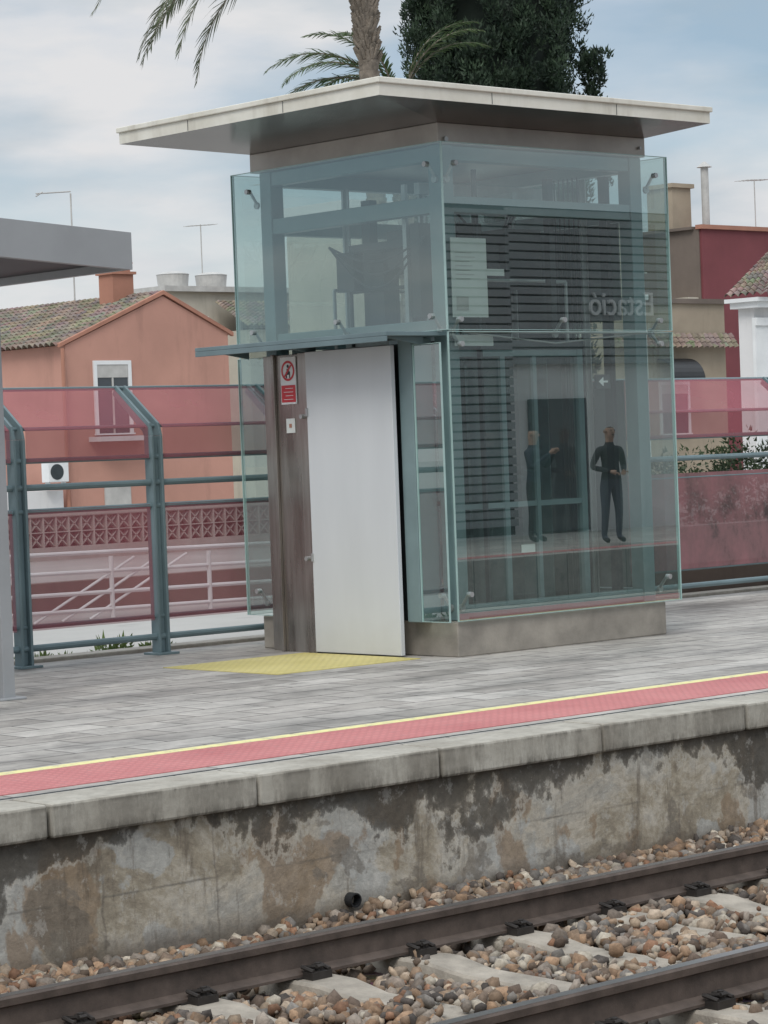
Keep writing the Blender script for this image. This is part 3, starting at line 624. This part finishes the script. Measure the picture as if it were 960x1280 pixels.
def antenna(x,y,z0,z1,s=1,kind=0):
    a=empty('tv_antenna',(x,y,z0)); mb=MB(); mb.cyl((x,y,z0),(x,y,z1),.022,n=6)
    if kind==0:
        mb.cyl((x-.7*s,y,z1-.1),(x+.7*s,y,z1+.02),.015,n=6)
        for i in range(7):
            xx=x-.6*s+i*.2*s; mb.cyl((xx,y-.28*s,z1-.08+i*.015),(xx,y+.28*s,z1-.08+i*.015),.010,n=5)
    else:
        mb.cyl((x-1.1,y,z1-.05),(x,y,z1+.05),.02,n=6); mb.cyl((x-1.1,y,z1-.12),(x-.9,y,z1),.02,n=6)
    mb.build('mast_and_elements',M['tank'],a)
antenna(39.9,56,5,8.6,1,1); antenna(60.0,76,7.6,10.2); antenna(61.8,74,5.6,11.6,1.2); antenna(74.6,61.5,8.6,11.0,1.2)
P=empty('utility_pole',(57,49,0)); MB().cyl((56.2,50.6,-.12),(56.2,50.6,5.75),.07,.05,10).box(55.9,56.3,50.5,50.7,5.6,5.75).build('pole',M['white_paint'],P)

# ------------------------------------------------------------------ vegetation
def clump_mesh(name,centers,cr,nl,size,colA,colB,up=.0,parent=None,mat='leaf',wd=.28):
    n=len(centers); 
    dirs=rng.normal(size=(n,nl,3)); dirs/=np.linalg.norm(dirs,axis=2)[...,None]
    pos=centers[:,None,:]+dirs*(cr[:,None,None]*rng.uniform(.35,1,(n,nl,1)))
    axd=dirs+rng.normal(size=dirs.shape)*.4; axd[...,2]+=up; axd/=np.linalg.norm(axd,axis=2)[...,None]
    side=np.cross(axd,rng.normal(size=dirs.shape)); side/=np.linalg.norm(side,axis=2)[...,None]
    s=size*rng.uniform(.6,1.4,(n,nl,1))
    a=pos-side*s*wd; b=pos+side*s*wd; c=pos+axd*s
    V=np.stack([a,b,c],2).reshape(-1,3); F=np.arange(len(V)).reshape(-1,3)
    br=rng.uniform(0,1,(n,1,1))*.75+.25*rng.uniform(0,1,(n,nl,1)); br=br*(.45+.55*(dirs[...,2:3]*.5+.5))  # shading painted into leaf colour: clump tops lighter, undersides darker
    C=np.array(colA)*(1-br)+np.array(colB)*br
    return np_mesh(name,V,F,M[mat],C.reshape(-1,3),parent)
cx,cy=35.2,35.35; CT=empty('cypress_tree',(cx,cy,0))
def crad(z): 
    return np.where(z<2,.8+.40*z,np.where(z<11,1.56+.06*np.sin(z*1.3),np.maximum(0.05,1.56*(1-((z-11)/4.5)**1.6))))
n=4200; z=rng.uniform(.8,15.3,n); th_=rng.uniform(0,2*math.pi,n)
lob=1+.09*np.sin(th_*6+z*.5)+.07*np.sin(th_*13-z*1.1)
rr=crad(z)*lob*rng.uniform(.82,1.04,n)
cen=np.stack([cx+rr*np.cos(th_),cy+rr*np.sin(th_),z],-1)
clump_mesh('foliage',cen,rng.uniform(.12,.26,n),64,.085,(.008,.020,.014),(.075,.12,.065),1.3,CT,wd=.22)
n=60; cen=np.stack([cx+1.35+rng.normal(0,.16,n),cy-1.25+rng.normal(0,.16,n),rng.uniform(6.5,9.0,n)],-1); clump_mesh('side_branch',cen,rng.uniform(.10,.18,n),50,.085,(.006,.014,.010),(.05,.085,.045),1.2,CT)
mb=MB()
for i in range(14):
    z0=.6+i*1.05; r0=float(crad(np.array(z0)))*.78; r1=float(crad(np.array(z0+1.05)))*.78; mb.cyl((cx,cy,z0),(cx,cy,z0+1.05),max(r0,.05),max(r1,.05),14)
mb.cyl((cx,cy,-.12),(cx,cy,1),.25,.2,10); mb.build('trunk_and_core',M['core'],CT)

def palm(px,py,hz,fronds,tr,seed,col=((.07,.095,.055),(.17,.19,.10)),droop=1.05):
    r=random.Random(seed); PT=empty('palm_tree',(px,py,0)); mb=MB()
    nz=int(hz/.16)
    for i in range(nz):
        z0=-.12+i*(hz+.1)/nz; z1=z0+(hz+.1)/nz; k=1+.6*max(0,(z1-hz+1.6))/1.6 
        ox=.12*math.sin(z0*.35)
        mb.cyl((px+ox,py,z0),(px+ox,py,z1),tr*k*.93,tr*k*1.08,14,cap=False)
    for i in range(300):
        a=r.uniform(0,6.28); zz_=hz-r.uniform(0,2.2); k=1+.6*max(0,(zz_-hz+1.6))/1.6
        ox=.12*math.sin(zz_*.35)
        p=Vector((px+ox+math.cos(a)*tr*k*.85,py+math.sin(a)*tr*k*.85,zz_)); mb.cyl(p,p+Vector((math.cos(a)*.09,math.sin(a)*.09,.13)),.045,.02,5)
    mb.build('trunk',M['trunk'],PT)
    V=[];Fq=[];Cq=[]; rac=MB(); top=Vector((px+.12*math.sin(hz*.35),py,hz))
    for az,eld,Ln in fronds:
        el=math.radians(eld)
        p=top.copy()+Vector((math.cos(az),math.sin(az),0))*tr; N=30; pts=[p.copy()]; e=el
        for k in range(N):
            d=Vector((math.cos(az)*math.cos(e),math.sin(az)*math.cos(e),math.sin(e))); p=p+d*(Ln/N); pts.append(p.copy()); e-=math.radians(2.2+ 2.2*k/N)*droop
            e=max(e,math.radians(-80))
        for i,(a_,b_) in enumerate(zip(pts[:-1],pts[1:])): 
            rac.cyl(a_,b_,.026*(1-i/(N+4)),.026*(1-(i+1)/(N+4)),5,cap=False)
        side=Vector((-math.sin(az),math.cos(az),0)); cb_=r.uniform(0,1)
        for k in range(3,N*3):
            t_=k/(N*3); i=min(N-1,int(t_*N)); q=pts[i].lerp(pts[i+1],t_*N-i); fw=(pts[i+1]-pts[i]).normalized()
            ll=(.12+.42*math.sin(math.pi*min(1,t_*.93+.09)))*min(1.1,Ln/3.0)
            for sg in(-1,1):
                if r.random()<.12: continue
                upv=side.cross(fw); 
                if upv.z<0: upv=-upv
                d=(fw*.95+side*sg*.75+upv*r.uniform(.0,.45)).normalized(); d=(d+Vector((0,0,-.22))*r.uniform(.4,1.6)).normalized()
                wv=fw.cross(d).cross(d).normalized()*.013 if r.random()<.6 else fw*.013
                b0=len(V); mid=q+d*ll*.55; tip=q+d*ll+Vector((0,0,-.14*ll))
                V+= [q-wv,q+wv,mid+wv*1.1,mid-wv*1.1]; Fq.append((b0,b0+1,b0+2,b0+3))
                b1=len(V); V+=[tip+wv*.2,tip-wv*.2]; Fq.append((b0+3,b0+2,b1,b1+1))
                m_=min(1,max(0,cb_*.6+r.uniform(0,.4))); c_=[col[0][j]*(1-m_)+col[1][j]*m_ for j in range(3)]; Cq+=[c_,c_]
    np_mesh('leaflets',np.array([tuple(v) for v in V]),np.array(Fq),M['leaf'],np.array(Cq),PT)
    rac.build('frond_ribs',M['trunk'],PT)
leftaz=math.atan2(.67,-.742); rightaz=leftaz-math.pi
r=random.Random(5)
fr1=[(leftaz+.15,14,4.6),(leftaz-.25,4,4.3),(leftaz+.4,-4,3.9),(leftaz-.45,10,4.3),(leftaz+.6,6,4.2),(leftaz-.05,28,4.9),(leftaz+.25,30,4.6),(leftaz-.15,-10,3.7),(leftaz+.05,2,4.2)]
for i in range(26): fr1.append((i*.618*2*math.pi,r.uniform(48,85),r.uniform(3.6,4.4)))
fr1+=[(rightaz+.2,40,4.0),(rightaz-.3,45,4.0)]
palm(26.9,29.8,9.7,fr1,.155,3,droop=.80)
fr2=[(leftaz+.1,24,2.5),(leftaz-.3,8,2.2),(leftaz+.5,36,2.4),(leftaz-.7,35,2.2),(leftaz+.2,45,2.5),(rightaz+.2,62,1.9),(rightaz-.3,68,1.9),(leftaz+.9,62,2.0),(leftaz,70,2.0),(rightaz,78,1.9)]
palm(31.5,34.1,8.0,fr2,.15,8,((.04,.075,.03),(.12,.17,.07)),.9)

n=420; cen=np.stack([rng.uniform(18,30,n),rng.uniform(18.4,19.6,n),rng.uniform(.3,1.50,n)],-1); cen[:,2]-=.25*np.abs(np.sin(cen[:,0]*1.7))
clump_mesh('hedge',cen,rng.uniform(.12,.24,n),80,.055,(.012,.022,.010),(.06,.09,.035),.1)
n=60; cen=np.stack([rng.uniform(8,13.2,n),rng.uniform(16.7,17.6,n),rng.uniform(-.12,-.02,n)],-1); clump_mesh('weeds',cen,rng.uniform(.04,.11,n),40,.06,(.05,.08,.02),(.16,.22,.06),1.2)
n=70; cen=np.stack([rng.uniform(15,26,n),rng.uniform(40,42,n),rng.uniform(.0,.9,n)],-1); clump_mesh('shrub',cen,rng.uniform(.2,.4,n),60,.12,(.015,.03,.012),(.06,.10,.04),.3)

# ------------------------------------------------------------------ station building opposite (reflected)
SB=empty('station_building',(30,-6,0))
MB().box(16,60,-12,-4.2,-.1,5.6).build('walls',M['white_wall'],SB)
sl=MB()
for i in range(36): z=.15+i*.15; sl.box(24,31.2,-4.19,-4.10,z,z+.115)
for i in range(18): z=2.9+i*.15; sl.box(31.2,37.5,-4.19,-4.10,z,z+.115)
sl.build('slat_cladding',M['slat'],SB); MB().box(24,37.5,-4.199,-4.192,2.9,5.6).box(24,31.2,-4.199,-4.192,0,2.9).build('cladding_backing',M['steel_dark'],SB)
MB().box(31.6,33.0,-4.19,-4.12,0,2.3).box(38,39.5,-4.19,-4.12,0,2.4).build('doors',M['window'],SB)
fc=bpy.data.curves.new('station_name','FONT'); fc.body='Estació'; fc.size=.6; fc.extrude=.02
fo=bpy.data.objects.new('station_lettering',fc); COL.objects.link(fo); fo.rotation_euler=(math.radians(90),0,math.radians(180)); fo.location=(34.8,-4.07,3.75); fc.materials.append(M['letter']); 
fo.parent=SB; fo.matrix_parent_inverse=Matrix.Translation(SB.location).inverted()

# ------------------------------------------------------------------ people on the opposite platform
def person(x,y,face,jacket,trous,pose,name):
    E_=empty(name,(x,y,0)); E_.rotation_euler=(0,0,face)
    J=[];R_=[];Ed=[]
    def add(p,r,par=None):
        J.append(p);R_.append(r)
        if par is not None: Ed.append((par,len(J)-1))
        return len(J)-1
    pel=add((0,0,.96),(.165,.115)); ab=add((0,.01,1.12),(.145,.10),pel); ch=add((0,0,1.30),(.17,.115),ab); nb=add((0,-.01,1.46),(.085,.075),ch); nk=add((0,.0,1.53),(.055,.055),nb)
    hd0=add((0,.01,1.60),(.070,.085),nk); hd1=add((0,.015,1.68),(.078,.095),hd0); hd2=add((0,.01,1.75),(.055,.07),hd1)
    hands=[]
    for sg in(-1,1):
        hp=add((sg*.10,0,.90),(.10,.10),pel); kn=add((sg*.125,.02,.50),(.065,.065),hp); an=add((sg*.14,-.02,.10),(.045,.045),kn); add((sg*.15,.12,.045),(.042,.035),an)
        sh=add((sg*.19,0,1.42),(.068,.065),ch)
        if pose=='hips': el=(sg*.30,-.06,1.15); wr=(sg*.12,.17,1.08)
        else: el=(sg*.26,.10,1.16); wr=(sg*.08,.32,1.38)
        e=add(el,(.048,.048),sh); w_=add(wr,(.034,.034),e); hands.append((Vector(el),Vector(wr),sg))
    me=bpy.data.meshes.new('body'); me.from_pydata(J,Ed,[]); o=bpy.data.objects.new('body',me); COL.objects.link(o); o.parent=E_
    sk=o.modifiers.new('skin','SKIN')
    for i,r in enumerate(R_): me.skin_vertices[0].data[i].radius=r if isinstance(r,tuple) else (r,r)
    me.skin_vertices[0].data[0].use_root=True
    sb=o.modifiers.new('sub','SUBSURF'); sb.levels=2; sb.render_levels=2
    t=NT('clothing_'+name); zz=t.sep()[2]
    skin=(.42,.27,.20)
    c=t.ramp(t.math('MULTIPLY',zz,.5),[(0,(.02,.02,.02)),(.045,trous),(.48,jacket),(.755,skin),(.86,(.05,.035,.025))],'CONSTANT')
    c=t.mix(1,c,t.ramp(t.noise(14,4),[(.3,.8),(.7,1.15)]),'MULTIPLY'); me.materials.append(t.set(c,.8))
    sm=plain('skin_'+name,skin,.55,0,.05)
    mb=MB(); mb.cyl((0,.098,1.685),(0,.125,1.655),.008,.016,8); mb.cyl((-.085,.01,1.69),(-.098,.0,1.655),.02,.012,8); mb.cyl((.085,.01,1.69),(.098,.0,1.655),.02,.012,8)
    f=mb.build('nose_and_ears',sm); f.parent=E_
    mb=MB()
    for sg in(-1,1): mb.cyl((sg*.032,.098,1.69),(sg*.032,.106,1.69),.011,.008,8)
    mb.box(-.025,.025,.096,.106,1.622,1.630); f=mb.build('eyes_and_mouth',M['black']); f.parent=E_
    hm_=MB()
    for el,wr,sg in hands:
        d=(wr-el).normalized(); up=Vector((0,0,1)); s_=d.cross(up).normalized()
        palm_=wr+d*.085
        hm_.cyl(wr,palm_,.026,.038,8)
        for i,l in enumerate((.062,.075,.072,.055)):
            b=palm_+s_*(i-1.5)*.019; m1=b+d*l*.55; hm_.cyl(b,m1,.0095,.009,6); hm_.cyl(m1,m1+(d*.6-up*.8).normalized()*l*.5,.009,.007,6)
        b=wr+d*.03+s_*.03*sg; hm_.cyl(b,b+(d+s_*sg).normalized()*.055,.011,.008,6)
    f=hm_.build('hands',sm); f.parent=E_
    return E_
person(28.3,.75,math.radians(10),(.018,.022,.028),(.05,.06,.09),'hips','standing_man')
person(28.3,-.85,math.radians(-20),(.02,.03,.05),(.02,.02,.025),'phone','standing_woman')

# ------------------------------------------------------------------ light and sky
SUN_EL=math.radians(48); az=math.radians(215)
sd=Vector((math.cos(az)*math.cos(SUN_EL),math.sin(az)*math.cos(SUN_EL),math.sin(SUN_EL)))
sun=bpy.data.lights.new('sun','SUN'); sun.energy=1.5; sun.angle=math.radians(25); sun.color=(1,.955,.89)
so=bpy.data.objects.new('sun',sun); COL.objects.link(so); so.rotation_euler=sd.to_track_quat('Z','Y').to_euler()
w=bpy.data.worlds.new('World'); scene.world=w; w.use_nodes=True; nt=w.node_tree; N=nt.nodes; Lk=nt.links
for n_ in list(N): N.remove(n_)
out=N.new('ShaderNodeOutputWorld'); sky=N.new('ShaderNodeTexSky'); sky.sky_type='NISHITA'; sky.sun_disc=False; sky.sun_elevation=SUN_EL
sky.sun_rotation=math.atan2(sd.x,sd.y)
b1=N.new('ShaderNodeBackground'); b1.inputs[1].default_value=.10
tint=N.new('ShaderNodeMix'); tint.data_type='RGBA'; tint.blend_type='MULTIPLY'; tint.inputs[0].default_value=1; tint.inputs[7].default_value=(.88,.95,1.0,1); Lk.new(sky.outputs[0],tint.inputs[6]); Lk.new(tint.outputs[2],b1.inputs[0])
tc=N.new('ShaderNodeTexCoord'); mp=N.new('ShaderNodeMapping'); mp.inputs['Scale'].default_value=(1,1,3.4); mp.inputs['Location'].default_value=(1.35,.2,.62); Lk.new(tc.outputs['Generated'],mp.inputs[0])
n1=N.new('ShaderNodeTexNoise'); n1.inputs['Scale'].default_value=4.6; n1.inputs['Detail'].default_value=8; n1.inputs['Roughness'].default_value=.52; Lk.new(mp.outputs[0],n1.inputs['Vector'])
n2=N.new('ShaderNodeTexNoise'); n2.inputs['Scale'].default_value=5.5; n2.inputs['Detail'].default_value=7; Lk.new(mp.outputs[0],n2.inputs['Vector'])
cr=N.new('ShaderNodeValToRGB'); cr.color_ramp.elements[0].position=.40; cr.color_ramp.elements[0].color=(.5,.5,.5,1); cr.color_ramp.elements[1].position=.55; cr.color_ramp.elements[1].color=(1,1,1,1); Lk.new(n1.outputs[0],cr.inputs[0])
cc=N.new('ShaderNodeValToRGB'); cc.color_ramp.elements[0].position=.40; cc.color_ramp.elements[0].color=(.42,.51,.58,1); cc.color_ramp.elements[1].position=.60; cc.color_ramp.elements[1].color=(.76,.76,.77,1); Lk.new(n2.outputs[0],cc.inputs[0])
sx=N.new('ShaderNodeSeparateXYZ'); Lk.new(tc.outputs['Generated'],sx.inputs[0])
mr=N.new('ShaderNodeMapRange'); mr.inputs['From Min'].default_value=.22; mr.inputs['From Max'].default_value=.9; mr.inputs['To Min'].default_value=1.0; mr.inputs['To Max'].default_value=2.9; Lk.new(sx.outputs[2],mr.inputs['Value'])
b2=N.new('ShaderNodeBackground'); Lk.new(mr.outputs[0],b2.inputs[1]); Lk.new(cc.outputs[0],b2.inputs[0])
ms=N.new('ShaderNodeMixShader'); Lk.new(cr.outputs[0],ms.inputs[0]); Lk.new(b1.outputs[0],ms.inputs[1]); Lk.new(b2.outputs[0],ms.inputs[2]); Lk.new(ms.outputs[0],out.inputs[0])

# ------------------------------------------------------------------ camera
th0=math.radians(47.9); fwd=Vector((math.cos(th0),math.sin(th0),0)); right=Vector((math.sin(th0),-math.cos(th0),0)); up=Vector((0,0,1))
p=math.atan(77/3230); f3=(fwd*math.cos(p)-up*math.sin(p)).normalized(); u3=right.cross(f3).normalized()
r_=.038; cr_=math.sqrt(1-r_*r_); cxv=right*cr_-u3*r_; cyv=u3*cr_+right*r_
cam=bpy.data.cameras.new('camera'); co=bpy.data.objects.new('camera',cam); COL.objects.link(co)
Mx=Matrix((cxv,cyv,-f3)).transposed().to_4x4(); Mx.translation=Vector((0,0,1.52)); co.matrix_world=Mx
cam.sensor_fit='VERTICAL'; cam.sensor_height=36; cam.lens=3230/1280*36; cam.clip_end=2000; cam.clip_start=.1
scene.camera=co
